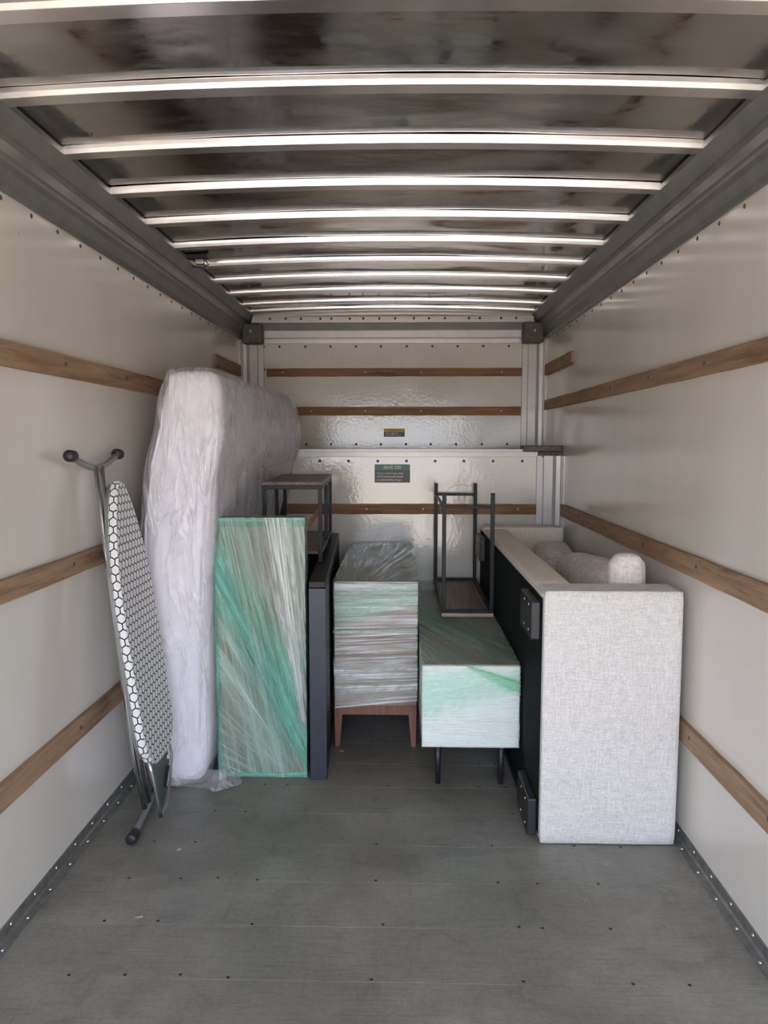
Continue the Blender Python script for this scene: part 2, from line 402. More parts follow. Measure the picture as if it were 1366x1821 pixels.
# attic corner posts
def post(x0, s, yf, z0, z1, nm):
    """s=+1 post grows to +x; x0 at side wall"""
    bm = bmesh.new()
    P = [(0, 0), (0, -.075), (.018, -.075), (.022, -.06), (.05, -.058), (.066, -.035), (.068, -.03), (.128, -.03), (.131, -.012), (.138, -.012), (.140, -.022), (.172, -.022), (.174, 0)]
    prism(bm, [(x0+s*a, yf+b) for a, b in P], 2, z0, z1)
    return obj(nm, bm, M['post'], kind='structure')
post(LX, 1, YU, ZA, 2.37, 'trim_7'); post(RX, -1, YU, ZA, 2.37, 'trim_8')
post(LX, 1, YL, 0, ZA-.03, 'trim_9'); post(RX, -1, YL, 0, ZA-.03, 'trim_10')
# dark rear-most strip of the posts
for s, X in ((1, LX), (-1, RX)):
    for (yf, z0, z1) in ((YU, ZA, 2.33), (YL, 0, ZA-.03)):
        bm = bmesh.new(); a, c = sorted((X+s*.0005, X+s*.013)); box(bm, a, c, yf-.11, yf-.0755, z0, z1)
        nm = 'trim_%d' % (11+(0 if s > 0 else 1)+(0 if yf == YU else 2)); obj(nm, bm, M['post'], kind='structure')
# attic ledge on the lower wall
bm = bmesh.new(); prism(bm, [(YL, 1.452), (YL-.010, 1.454), (YL-.012, 1.488), (YL-.004, 1.490), (YL-.004, 1.497), (YL-.014, 1.499), (YL-.014, 1.506), (YL+.004, 1.506), (YL+.004, 1.4925), (YL, 1.49)], 0, LX+.17, RX-.17)
tl = obj('trim_15', bm, M['post'], kind='structure')
for s, X in ((1, LX), (-1, RX)):
    bm = bmesh.new()
    a, c = sorted((X+s*.002, X+s*.165)); box(bm, a, c, YL-.02, YL+.02, 1.452, 1.490, .004)
    a, c = sorted((X+s*.002, X+s*.27)); box(bm, a, c, YL-.03, YL+.10, 1.4905, 1.532, .004)
    br = obj('corner_bracket', bm, M['cast'], label='dark metal joint plate where the attic shelf meets the %s wall' % ('left' if s > 0 else 'right'), cat='bracket')
    for q in range(3): inst('bolt', rvb, (X+s*(.04+.04*q), YL-.02, 1.470), (R(90), 0, 0), br)
# corner castings
for s, X in ((1, LX), (-1, RX)):
    cc = obj('corner_casting', B(min(X+s*.035, X+s*.185), max(X+s*.035, X+s*.185), YU-.15, YU-.035, 2.298, 2.450, bev=.012, seg=2), M['cast'],
             label='dark cast metal corner block at the top %s of the front wall' % ('left' if s > 0 else 'right'), cat='bracket')
    bm = bmesh.new(); prism(bm, [(X+s*.05, 2.312), (X+s*.12, 2.312), (X+s*.17, 2.342), (X+s*.17, 2.435), (X+s*.10, 2.435)], 1, YU-.158, YU-.1505)
    obj('raised_web', bm, M['cast'], cc)
    inst('bolt', disc_mesh('bolt', .014, .010, M['rivet_l']), (X+s*.105, YU-.158, 2.385), (R(90), 0, 0), cc)
# rivets on the front walls
def onpx(x, y, Y):
    """pixel -> world point on the plane y=Y (used only to read positions off the photograph)"""
    p, q = R(5.452), R(1.344); u = (x-683)/1315; v = (910.5-y)/1315
    f = Vector((-math.sin(q)*math.cos(p), math.cos(q)*math.cos(p), -math.sin(p))); r = Vector((math.cos(q), math.sin(q), 0)); up = r.cross(f)
    d = f+r*u+up*v; return Vector((0, 0, 1.56))+d*(Y/d.y)
for x in (469, 497, 543, 588, 633, 677.5, 723.5, 769, 814, 859.5, 905, 934):
    w = onpx(x, 616, YU); inst('rivet', rvb, (w.x, YU, 2.290), (R(90), 0, 0), wa_)
for x, y in [(934, 655), (931, 701), (929, 747), (470, 657), (470, 701)]+[(x, 790) for x in (500, 545, 589, 633.5, 677.5, 722, 766, 811, 857, 902)]:
    w = onpx(x, y, YU); inst('rivet', rvb, tuple(w), (R(90), 0, 0), wa_)
for x, y in [(x, 820) for x in (518, 569, 620, 672, 723, 774, 825, 877, 929, 961)]+[(960, 849), (960, 900)]:
    w = onpx(x, y, YL); inst('rivet', rvb, tuple(w), (R(90), 0, 0), wf_)
# kick plates
KP = [(0, .052), (.005, .050), (.006, .018), (.012, .010), (.030, .006), (.032, 0), (0, 0)]
for s, X, nm in ((1, LX, 'baseboard_left'), (-1, RX, 'baseboard_right')):
    bm = bmesh.new(); prism(bm, [(X+s*a, z+.0005) for a, z in KP], 1, YR, YL-.001); kb = obj(nm, bm, M['kick'], kind='structure')
    for i in range(26):
        y = 1.1+.155*i
        inst('rivet', rvl, (X+s*.0055, y, .036), (0, R(90*s), 0), kb); inst('rivet', rvl, (X+s*.022, y+.07, .0085), (0, 0, 0), kb)

# wooden tie rails
tn = [16]
def rail(x0, x1, y0, y1, z0, z1, mat='rail', screws=(), side=None, seed=0):
    bm = bmesh.new()
    along = 1 if (y1-y0) > (x1-x0) else 0; n = 30; r = random.Random(seed); a0, a1 = (y0, y1) if along else (x0, x1)
    rings = []
    for i in range(n+1):
        a = a0+(a1-a0)*i/n; dt, db = (r.uniform(-.0012, .0012) for _ in range(2))
        if along: sec = [(x0, a, z0+db), (x1, a, z0+db), (x1, a, z1+dt), (x0, a, z1+dt)]
        else: sec = [(a, y0, z0+db), (a, y1, z0+db), (a, y1, z1+dt), (a, y0, z1+dt)]
        rings.append([bm.verts.new(p) for p in sec])
    for A, C in zip(rings, rings[1:]):
        for k in range(4): bm.faces.new((A[k], A[(k+1) % 4], C[(k+1) % 4], C[k]))
    bm.faces.new(rings[0]); bm.faces.new(rings[-1][::-1]); bmesh.ops.recalc_face_normals(bm, faces=bm.faces)
    o = obj('trim_%d' % tn[0], bm, M[mat], kind='structure'); tn[0] += 1
    for p in screws:
        if side == 'f': inst('screw', rvl, (p, y0, (z0+z1)/2), (R(90), 0, 0), o)
        if side == 'l': inst('screw', rv, (x1, p, (z0+z1)/2+.006), (0, R(90), 0), o)
        if side == 'r': inst('screw', rv, (x0, p, (z0+z1)/2+.006), (0, R(-90), 0), o)
    return o
RT = .02
sc = [.9+.6*i for i in range(8)]
rail(LX, LX+RT, .3, 5.25, 1.793, 1.873, side='l', screws=sc, seed=1)
rail(LX, LX+RT, .3, YL-.13, 1.062, 1.135, side='l', screws=sc, seed=2)
rail(LX, LX+RT, .3, YL-.13, .428, .508, side='l', screws=sc, seed=3)
rail(RX-RT, RX, .3, YU-.13, 1.797, 1.868, side='r', screws=sc, seed=4)
rail(RX-RT, RX, .3, YL-.03, 1.057, 1.137, side='r', screws=sc, seed=5)
rail(RX-RT, RX, .3, YL-.13, .410, .490, side='r', screws=sc, seed=6)
rail(LX, LX+RT, 4.93, YU-.12, 2.055, 2.135, seed=7); rail(RX-RT, RX, 4.80, YU-.12, 2.055, 2.135, seed=8)
rail(-1.045, .924, YU-RT, YU, 2.061, 2.122, 'railx', (-.92, -.28, .15, .77), 'f', 9)
rail(-1.02, .919, YU-RT, YU, 1.761, 1.827, 'railx', (-.70, -.28, .15, .77), 'f', 10)
rail(-1.00, .930, YL-RT, YL, 1.060, 1.130, 'railx', (-.8, -.24, .15, .80), 'f', 11)

# stickers
sx0, sx1, sz0, sz1 = -.184, .060, 1.277, 1.403
sg = obj('return_sign', B(sx0, sx1, YL-.002, YL, sz0, sz1), M['ink'], label='black and teal notice on the lower front wall with SAVE $25 heading', cat='sign')
obj('heading_band', B(sx0, sx1, YL-.0026, YL-.0021, 1.363, sz1), M['tealink'], sg)
text_mesh('heading_text', 'SAVE $25', .030, ((sx0+sx1)/2, YL-.0031, 1.372), M['whiteink'], sg, bold=.0006)
for i, s in enumerate(('Return truck swept clean', 'and furniture pads folded', 'to avoid service charge.')):
    text_mesh('body_text', s, .0180, (sx0+.014, YL-.0027, 1.336-.0225*i), M['whiteink'], sg, 'LEFT', .0004)
wx0, wx1, wz0, wz1 = -.137, .026, 1.596, 1.660
ws = obj('warning_sticker', B(wx0, wx1, YU-.002, YU, wz0, wz1), M['ink'], label='small yellow and black caution sticker on the upper front wall', cat='sticker')
obj('heading_band', B(wx0, wx1, YU-.0026, YU-.0021, 1.632, wz1), M['yellow'], ws)
text_mesh('heading_text', 'CAUTION', .017, ((wx0+wx1)/2, YU-.0031, 1.640), M['brownink'], ws)
for i, (n_, z) in enumerate(((4, 1.619), (6, 1.605))):
    bm = bmesh.new(); x = wx0+.012
    for q in range(n_):
        l = (.02, .014, .026, .017, .022, .012)[q]; box(bm, x, x+l, YU-.0026, YU-.0021, z, z+.006); x += l+.006
        if x > wx1-.02: break
    obj('small_print', bm, M['whiteink'], ws)

# broken fitting at the left roof rail
bf = thing('light_fitting', (-1.12, 4.02, 2.50), 'broken black light fitting hanging at the left roof edge', 'lamp')
obj('bracket', B(-1.15, -1.03, 4.00, 4.04, 2.525, 2.548, bev=.003), M['plastic'], bf)
obj('lamp_lens', B(-1.10, -1.05, 4.0, 4.06, 2.497, 2.524, bev=.008, seg=2), M['rivet_l'], bf)
obj('wire', T([(-1.05, 4.03, 2.52), (-1.03, 4.03, 2.50), (-1.06, 4.03, 2.485), (-1.12, 4.03, 2.49)], .004, 6), M['plastic'], bf)

# ------------------------------------------------------------------ film helper
def film_face(bm, O, U, V, nu, nv, off, ang=0.0, fan=None, poly=None, seed=0, rip=.0015, fade=True):
    """grid on the face O + s*U + t*V (s,t in 0..1), pushed out by off along normal; strands along ang, or fanning from point fan=(s,t)"""
    uvl = bm.loops.layers.uv.verify(); fl = bm.verts.layers.float.get('fade') or bm.verts.layers.float.new('fade')
    O, U, V = Vector(O), Vector(U), Vector(V); n = U.cross(V).normalized(); lu, lv = U.length, V.length
    r = random.Random(seed); g = []; uv = []
    ca, sa = math.cos(ang), math.sin(ang)
    for j in range(nv+1):
        for i in range(nu+1):
            if poly: # bilinear patch of four (s,t) corners
                a, b = i/nu, j/nv
                s = (poly[0][0]*(1-a)+poly[1][0]*a)*(1-b)+(poly[3][0]*(1-a)+poly[2][0]*a)*b
                t = (poly[0][1]*(1-a)+poly[1][1]*a)*(1-b)+(poly[3][1]*(1-a)+poly[2][1]*a)*b
            else: s, t = i/nu, j/nv
            x, y = s*lu, t*lv
            if fan:
                dx, dy = x-fan[0]*lu, y-fan[1]*lv; u = math.hypot(dx, dy); v = math.atan2(dy, dx)*.55
            elif poly: u = (i/nu)*math.hypot((poly[1][0]-poly[0][0])*lu, (poly[1][1]-poly[0][1])*lv); v = (j/nv)*math.hypot((poly[3][0]-poly[0][0])*lu, (poly[3][1]-poly[0][1])*lv)*.9
            else: u, v = x*ca+y*sa, -x*sa+y*ca
            uv.append((u+seed*3.7, v+seed*1.3))
            q = bm.verts.new(O+U*s+V*t+n*(off+rip*r.random())); g.append(q)
            e = min(j, nv-j)/nv
            q[fl] = 1.0 if (not poly or nv < 6 or not fade) else min(1.0, e*3.2*(.55+.9*r.random()))
    for j in range(nv):
        for i in range(nu):
            q = [j*(nu+1)+i, j*(nu+1)+i+1, (j+1)*(nu+1)+i+1, (j+1)*(nu+1)+i]
            f = bm.faces.new([g[k] for k in q])
            for l, k in zip(f.loops, q): l[uvl].uv = uv[k]
def film(name, mat, parent, faces, label=None):
    bm = bmesh.new()
    for f in faces: film_face(bm, **f)
    return obj(name, bm, M[mat], parent, smooth=True, label=label)

# ------------------------------------------------------------------ wrapped panel (left)
gp = thing('wrapped_panel', (-.65, 3.35, 0), 'tall brown wood panel wrapped in green stretch film beside the mattress', 'furniture')
gx0, gx1, gy0, gy1, gz = -.843, -.440, 3.315, 3.390, 1.216
obj('wood_panel', B(gx0, gx1, gy0, gy1, .004, gz, bev=.003), M['walnut'], gp)
FO, FU, FV = (gx0-.004, gy0-.003, .002), (gx1-gx0+.008, 0, 0), (0, 0, gz)
film('film_wrap', 'film', gp, [
    dict(O=FO, U=FU, V=FV, nu=12, nv=30, off=.001, ang=R(100), seed=1),
    dict(O=(gx1+.004, gy0-.003, .002), U=(0, gy1-gy0+.006, 0), V=FV, nu=4, nv=30, off=.001, ang=R(90), seed=2),
    dict(O=(gx0-.004, gy1+.003, .002), U=(0, -(gy1-gy0+.006), 0), V=FV, nu=4, nv=30, off=.001, ang=R(90), seed=3),
    dict(O=(gx0-.004, gy0-.003, gz+.003), U=FU, V=(0, gy1-gy0+.006, 0), nu=12, nv=4, off=.001, ang=0, seed=4)])
film('film_fan', 'thin', gp, [dict(O=FO, U=FU, V=FV, nu=30, nv=60, off=.004, fan=(1.15, -.12), seed=11, rip=.002)])
film('film_band', 'teal', gp, [dict(O=FO, U=FU, V=FV, nu=40, nv=20, off=.006, fan=(1.35, -.28), poly=[(0, .62), (.80, .0), (1.0, .50), (.0, 1.0)], seed=12, rip=.002)], 'teal film layer fanning across')
film('film_band', 'teal', gp, [dict(O=FO, U=FU, V=FV, nu=30, nv=10, off=.008, poly=[(.0, .76), (1.0, .0), (1.0, .22), (0.02, .88)], seed=5, rip=.003)], 'teal diagonal film band')
film('film_band', 'teal', gp, [dict(O=FO, U=FU, V=FV, nu=30, nv=6, off=.011, poly=[(0.0, .755), (1.0, .015), (1.0, .08), (0.0, .79)], seed=15, rip=.004)], 'tightly roped teal film band')
film('film_band', 'clear', gp, [dict(O=FO, U=FU, V=FV, nu=26, nv=12, off=.010, poly=[(.42, 1.0), (.93, .22), (1.0, .22), (1.0, 1.0)], seed=6, rip=.003)], 'clear glossy film band')
film('film_band', 'thin', gp, [dict(O=FO, U=FU, V=FV, nu=20, nv=12, off=.012, poly=[(.0, 1.0), (.60, .0), (.90, .0), (.35, 1.0)], seed=7, rip=.003)], 'pale green film band')
film('film_edge', 'teal', gp, [dict(O=FO, U=FU, V=FV, nu=3, nv=24, off=.008, poly=[(-.02, .0), (-.02, 1.0), (.035, 1.0), (.035, 0)], seed=8, rip=.004),
                               dict(O=FO, U=FU, V=FV, nu=24, nv=3, off=.008, poly=[(0, .965), (1.0, .965), (1, 1.0), (0, 1.0)], seed=9, rip=.004),
                               dict(O=FO, U=FU, V=FV, nu=24, nv=3, off=.008, poly=[(0, .0), (1.0, .0), (1, .02), (0, .02)], seed=10, rip=.004)])

# ------------------------------------------------------------------ mattress in a clear bag
mt = thing('mattress', (-1.0, 3.3, 0), 'white mattress in a clear plastic bag standing against the left wall', 'mattress')
def lerp(tab, z):
    for (a, va), (b, vb) in zip(tab, tab[1:]):
        if z <= b: 
            t = max(0, min(1, (z-a)/(b-a))); t = t*t*(3-2*t); return va+(vb-va)*t
    return tab[-1][1]
NR = [(0, -.870), (.5, -.868), (1.22, -.852), (1.63, -.780), (1.87, -.770)]
NL = [(0, -1.160), (.5, -1.172), (1.15, -1.155), (1.37, -1.125), (1.71, -1.06), (1.87, -1.04)]
FR = [(0, -.880), (1.15, -.865), (1.32, -.825), (1.46, -.715), (1.60, -.690), (1.87, -.700)]
FL = [(0, -1.195), (1.15, -1.19), (1.5, -1.14), (1.87, -1.06)]
MH = 1.868; MY0, MY1 = 3.22, 5.05
def mat_point(t, a, grow=0):
    """t along depth 0..1, a around section 0..1 -> rounded rectangle"""
    N = 4.2
    th = a*2*math.pi; c, s = math.cos(th), math.sin(th)
    px = math.copysign(abs(c)**(2/5.0), c); pz = math.copysign(abs(s)**(2/9.0), s)
    z = MH*.5+pz*(MH*.5+grow)
    z = max(.006, z); zz = min(z, 1.87)
    w = t**2.2
    r = lerp(NR, zz)*(1-w)+lerp(FR, zz)*w; l = lerp(NL, zz)*(1-w)+lerp(FL, zz)*w
    x = (r+l)/2+px*((r-l)/2+grow)
    x = max(LX+.023, x)
    return Vector((x, MY0+(MY1-MY0)*t, z))
def mat_mesh(grow, nt, na, wr=0, seed=0, endg=0):
    from mathutils import noise as mn
    bm = bmesh.new(); rings = []
    # t samples with rounded ends: (t, shrink)
    prof = []
    for k in range(7): q = k/6*math.pi/2; prof.append((-.0+.028*(1-math.sin(q)), 1-math.cos(q)*0 , q))
    ts = [(.030*(1-math.sin(k/6*math.pi/2)), math.sin(k/6*math.pi/2)) for k in range(7)]
    seq = [(.030*(1-math.cos(k/6*math.pi/2)), math.sin(k/6*math.pi/2)) for k in range(7)]
    full = [(t, 1-.13*(1-s)) for t, s in seq]+[(.03+.94*i/nt, 1) for i in range(1, nt)]+[(1-t, 1-.13*(1-s)) for t, s in seq[::-1]]
    for t, sh in full:
        c = (mat_point(t, 0)+mat_point(t, .5))/2; c.z = MH/2; ring = []
        for i in range(na):
            p = mat_point(t, i/na, grow)
            dx = p.x-c.x; dz = p.z-c.z; ins = (1-sh)*.33
            q = Vector((c.x+math.copysign(max(0, abs(dx)-ins), dx), p.y, c.z+math.copysign(max(0, abs(dz)-ins), dz)))
            if t < .031: q.y -= endg
            elif t > .969: q.y = min(q.y+endg, YL-.037)
            ring.append(q)
        rings.append(ring)
    V = []
    for ri, ring in enumerate(rings):
        row = []
        for q in ring:
            if wr:
                n = mn.noise(Vector((q.x*9, q.y*5, q.z*2.2+seed)))+.6*mn.noise(Vector((q.x*20+q.z*6, q.y*14-q.z*5, q.z*7+seed)))
                d = Vector((q.x+1.0, 0, (q.z-.9)*.3)).normalized()
                if ri < 8: d = (d+Vector((0, -1.2, 0))).normalized()
                q = q+d*wr*n; q.x = max(LX+.021, q.x); q.z = max(.003, q.z); q.y = min(q.y, YL-.036)
            row.append(bm.verts.new(q))
        V.append(row)
    for A, C in zip(V, V[1:]):
        for k in range(na): bm.faces.new((A[k], C[k], C[(k+1) % na], A[(k+1) % na]))
    for row, rev in ((V[0], 0), (V[-1], 1)):   # caps as inward strips across the section
        h = na//2
        m_ = []
        for i in range(1, h//1):
            j = na-i
            if j <= i: break
            m_.append((row[i], row[j]))
        # build grid between top half and bottom half
        cols = []
        for a_, b_ in m_:
            col = [a_]; K = 26
            for k in range(1, K):
                p = a_.co.lerp(b_.co, k/K)
                if wr: p = p+Vector((0, (-1 if not rev else 0)*abs(wr*1.3*(mn.noise(Vector((p.x*11+p.z*3, 2, p.z*3.5+seed)))+.6*mn.noise(Vector((p.x*22-p.z*8, 5, p.z*9)))))*1.0, 0))
                else: p = p+Vector((0, (.0 if rev else -.014*math.sin(math.pi*k/K)), 0))
                col.append(bm.verts.new(p))
            col.append(b_); cols.append(col)
        for c1_, c2_ in zip(cols, cols[1:]):
            for k in range(len(c1_)-1):
                try: bm.faces.new((c1_[k], c1_[k+1], c2_[k+1], c2_[k]))
                except Exception: pass
        for col, tip in ((cols[0], row[0]), (cols[-1], row[h])):
            for k in range(len(col)-1):
                try: bm.faces.new((col[k], col[k+1], tip))
                except Exception: pass
    bmesh.ops.recalc_face_normals(bm, faces=bm.faces)
    return bm
obj('mattress_body', mat_mesh(0, 24, 72), M['matt'], mt, smooth=True)
obj('plastic_bag', mat_mesh(.014, 110, 150, .007, 3, .036), M['bag'], mt, smooth=True)
# piping along the near edges
for X0, tab in ((.012, NR), (-.012, NL)):
    pts = [(lerp(tab, z)-X0*1.6, MY0+.012, z) for z in [.09+.085*i for i in range(20)]]
    obj('piping', T(pts, .006, 6), M['matt'], mt, smooth=True)
# loose crumpled skirt of the bag at the floor
from mathutils import noise as mnoise
bm = bmesh.new(); g = []; nu, nv = 70, 14
for j in range(nv+1):
    for i in range(nu+1):
        a = i/nu; b = j/nv
        if a < .62: bx, by, ox, oy = -1.13+.30*a/.62, MY0+.01, 0, -1
        else: bx, by, ox, oy = -.83+.02*(a-.62), MY0+.005+.075*(a-.62)/.38, 1, -.15
        n = mnoise.noise(Vector((bx*16, by*16, b*3)))
        d = b*(.045+.05*max(0, math.sin((a-.35)*3.4)))*(1+.5*n)
        z = .006+.06*(1-b)**2+.022*abs(mnoise.noise(Vector((bx*30, by*30, b*5))))
        g.append(bm.verts.new((bx+ox*d, by+oy*d, z)))
for j in range(nv):
    for i in range(nu):
        q = j*(nu+1)+i; bm.faces.new((g[q], g[q+1], g[q+nu+2], g[q+nu+1]))
obj('bag_skirt', bm, M['bag'], mt, smooth=True)

# ------------------------------------------------------------------ dark table on its side
tb = thing('dark_table', (-.38, 3.29, 0), 'long dark grey metal framed table lying on its side beside the wrapped dresser', 'table')
L_ = 1.78
def tbx(nm, x0, x1, y0, y1, z0, z1, mat, bev=.003):
    return obj(nm, B(x0, x1, y0, y1, z0, z1, bev=bev), M[mat], tb)
parts = [tbx('tabletop', .050, .078, .005, L_, .004, .90, 'steel'), tbx('frame_rail', 0, .078, .002, L_, .9005, .930, 'steel'), tbx('frame_rail', 0, .049, .08, L_-.08, 0.002, .03, 'steel'),
         tbx('leg', 0, .049, 0, .075, .002, .9, 'steelb'), tbx('leg', 0, .049, L_-.075, L_, .002, .9, 'steel')]
parts.append(tbx('end_plate', .001, .0775, -.003, .0045, .003, .899, 'steelb', .001))
for p in parts: p.matrix_parent_inverse = Matrix.Identity(4)
tb.location = (-.418, 3.282, 0); tb.rotation_euler = (0, 0, R(2.85))

# unseen black cabinet added in the dark gap to carry the low table
bc = thing('added_black_cabinet', (-.66, 3.5, 0), 'plain black cabinet added to fill the dark gap behind the green wrapped panel', 'cabinet')
obj('cabinet_body', B(-.80, -.545, 3.46, 4.85, .03, .925, bev=.003), M['black'], bc)
obj('door_panel', B(-.79, -.555, 3.452, 3.4595, .04, .915, bev=.002), M['black'], bc)
for y in (3.50, 4.78):
    for x in (-.79, -.585): obj('foot', B(x, x+.03, y, y+.03, 0, .03), M['plastic'], bc)
film('film_wrap', 'film', bc, [dict(O=(-.5445, 3.45, .03), U=(0, 1.38, 0), V=(0, 0, .89), nu=24, nv=14, off=.002, ang=R(70), seed=20, rip=.006)])

# low table (metal frame, wood top) standing on the tipped table and cabinet
def frame_table(t, w, l, h, bar, shelf, mats, base, mids=()):
    x0, x1, y0, y1 = 0, w, 0, l
    ps = []
    def add(nm, *a, mat='steel', bev=.0015): 
        o = obj(nm, B(*a, bev=bev), M[mat], t); o.matrix_parent_inverse = Matrix.Identity(4); ps.append(o)
    add('wood_top', x0, x1, y0, y1, h-.018, h, mat=mats)
    add('frame_rail', x0+.001, x1-.001, y0+.001, y0+bar, h-.018-bar, h-.0185); add('frame_rail', x0+.001, x1-.001, y1-bar, y1-.001, h-.018-bar, h-.0185)
    add('frame_rail', x0+.001, x0+bar, y0+bar, y1-bar, h-.018-bar, h-.0185); add('frame_rail', x1-bar, x1-.001, y0+bar, y1-bar, h-.018-bar, h-.0185)
    for xx in (x0+.001, x1-bar-.001):
        for yy in (y0+.001, y1-bar-.001)+tuple(mids): add('leg', xx, xx+bar, yy, yy+bar, 0, h-.018-bar)
    return add
LTB = .021
lt = thing('low_table', (0, 0, 0), 'dark wood topped low table with black metal legs perched behind the green panel', 'table')
add = frame_table(lt, .312, .94, .420, LTB, True, 'walnuty', 0, (.50,))
add('shelf', .002, .310, .023, .915, .040, .055, mat='walnuty')
lt.location = (-.722, 3.80, .932); lt.rotation_euler = (0, 0, R(2.3))
# slat leaning inside
bm = bmesh.new(); box(bm, -.0125, .0125, -.011, .011, 0, .228, .002)
sl = obj('wooden_slat', bm, M['railx'], label='short brown wooden slat leaning inside the low black metal table', cat='wood')
a_, b_ = Vector((-.585, 4.02, 1.000)), Vector((-.446, 4.02, 1.19)); dv = (b_-a_)
sl.location = a_; sl.rotation_euler = (0, math.atan2(dv.x, dv.z), 0)

# ------------------------------------------------------------------ tall dresser, wrapped
dr = thing('dresser', (-.13, 3.7, 0), 'tall brown wooden dresser wrapped in clear stretch film with red-brown legs', 'dresser')
dx0, dx1, dy0, dy1 = -.340, .080, 3.662, 5.03
obj('body', B(dx0, dx1, dy0, dy1, .215, .855, bev=.004), M['drsr'], dr)
obj('base_rail', B(dx0+.004, dx1-.004, dy0+.008, dy0+.03, .165, .2145, bev=.002), M['acacia'], dr)
obj('base_rail', B(dx0+.006, dx0+.026, dy0+.05, dy1-.05, .165, .2145, bev=.002), M['acacia'], dr)
obj('base_rail', B(dx1-.026, dx1-.006, dy0+.05, dy1-.05, .165, .2145, bev=.002), M['acacia'], dr)
for sx in (0, 1):
    for sy in (0, 1):
        X = dx0 if sx == 0 else dx1; s = 1 if sx == 0 else -1; Yq = dy0-.001 if sy == 0 else dy1-.045
        bm = bmesh.new(); prism(bm, [(X, .2145), (X+s*.042, .2145), (X+s*.040, .165), (X+s*.026, .001), (X+s*.004, .001)], 1, Yq, Yq+.044)
        obj('leg', bm, M['acacia'], dr)
DO, DU, DV = (dx0-.004, dy0-.004, .205), (dx1-dx0+.008, 0, 0), (0, 0, .655)
film('film_wrap', 'clear', dr, [
    dict(O=DO, U=DU, V=DV, nu=14, nv=24, off=.001, poly=[(0.02, .0), (1, .06), (1, 1), (0.02, 1)], fade=False, seed=30),
    dict(O=(dx1+.003, dy0-.003, .205), U=(0, dy1-dy0, 0), V=DV, nu=20, nv=10, off=.001, ang=0, seed=31),
    dict(O=(dx0-.003, dy1, .205), U=(0, -(dy1-dy0), 0), V=DV, nu=20, nv=10, off=.001, ang=0, seed=32)])
film('film_top', 'film', dr, [dict(O=(dx0-.003, dy0-.003, .858), U=DU, V=(0, dy1-dy0, 0), nu=24, nv=40, off=.001, fan=(-.15, 1.1), seed=33)])
film('film_band', 'clear', dr, [dict(O=(dx0-.003, dy0-.003, .860), U=DU, V=(0, dy1-dy0, 0), nu=16, nv=30, off=.004, fan=(.25, -.35), seed=36)])
film('film_band', 'minty', dr, [dict(O=DO, U=DU, V=DV, nu=20, nv=8, off=.006, poly=[(0.03, .60), (1.0, .82), (1.0, 1.0), (.0, 1.0)], seed=34, rip=.003)], 'pale mint film band across the top')
film('film_band', 'clear', dr, [dict(O=DO, U=DU, V=DV, nu=20, nv=8, off=.008, poly=[(0.03, .02), (1.0, .08), (1.0, .40), (.0, .42)], seed=35, rip=.003)], 'pale shiny film band round the bottom')
film('film_edge', 'minty', dr, [dict(O=DO, U=DU, V=DV, nu=14, nv=3, off=.007, poly=[(0.0, .62), (.0, .60), (1.0, .60), (1.0, .62)], seed=37)])

# ------------------------------------------------------------------ long white cabinet, wrapped, on black tapered legs
tv = thing('media_cabinet', (.31, 3.2, 0), 'long low white cabinet wrapped in green stretch film on black tapered legs', 'cabinet')
tx0, tx1, ty0, ty1 = .095, .523, 3.182, 5.05
obj('body', B(tx0, tx1, ty0, ty1, .206, .575, bev=.002), M['white'], tv)
obj('top_panel', B(tx0-.001, tx1+.001, ty0+.012, ty1, .5755, .5785, bev=.001), M['oak'], tv)
for x in (tx0+.075, tx1-.065):
    for y in (ty0+.085, ty1-.12):
        obj('leg', T([(x, y, .0), (x, y, .2055)], [.0115, .0175], 14), M['plastic'], tv, smooth=True)
TO, TU, TV = (tx0-.003, ty0-.003, .206), (tx1-tx0+.006, 0, 0), (0, 0, .374)
film('film_wrap', 'mint', tv, [
    dict(O=TO, U=TU, V=TV, nu=16, nv=14, off=.001, ang=R(0), seed=40),
    dict(O=(tx0-.003, ty1, .206), U=(0, -(ty1-ty0), 0), V=TV, nu=20, nv=8, off=.001, ang=0, seed=42)])
film('film_top', 'film', tv, [dict(O=(tx0-.002, ty0-.002, .581), U=TU, V=(0, ty1-ty0-.01, 0), nu=24, nv=50, off=.0005, fan=(1.6, -.30), seed=43)])
film('film_band', 'green', tv, [dict(O=(tx0-.002, ty0-.002, .582), U=TU, V=(0, ty1-ty0-.01, 0), nu=24, nv=50, off=.0008, poly=[(0, .38), (1.0, .0), (1.0, .22), (0, .75)], seed=48)], 'deeper green film band on top')
film('film_band', 'film', tv, [dict(O=(tx0-.002, ty0-.002, .583), U=TU, V=(0, ty1-ty0-.01, 0), nu=24, nv=50, off=.001, fan=(-.6, .75), seed=46)])
film('film_band', 'minty', tv, [dict(O=TO, U=TU, V=TV, nu=20, nv=10, off=.004, poly=[(0.0, .28), (.98, .66), (1.0, 1.0), (.0, 1.0)], seed=44, rip=.002)], 'mint green film band')
film('film_band', 'green', tv, [dict(O=TO, U=TU, V=TV, nu=20, nv=8, off=.007, poly=[(0.42, .99), (1.0, .60), (1.0, .84), (.5, .995)], seed=45, rip=.002)], 'deeper green film band at the top corner')
film('film_band', 'green', tv, [dict(O=TO, U=TU, V=TV, nu=20, nv=3, off=.009, poly=[(0.46, .985), (1.0, .78), (1.0, .81), (.5, .995)], seed=47, rip=.002)], 'deeper green film strand')

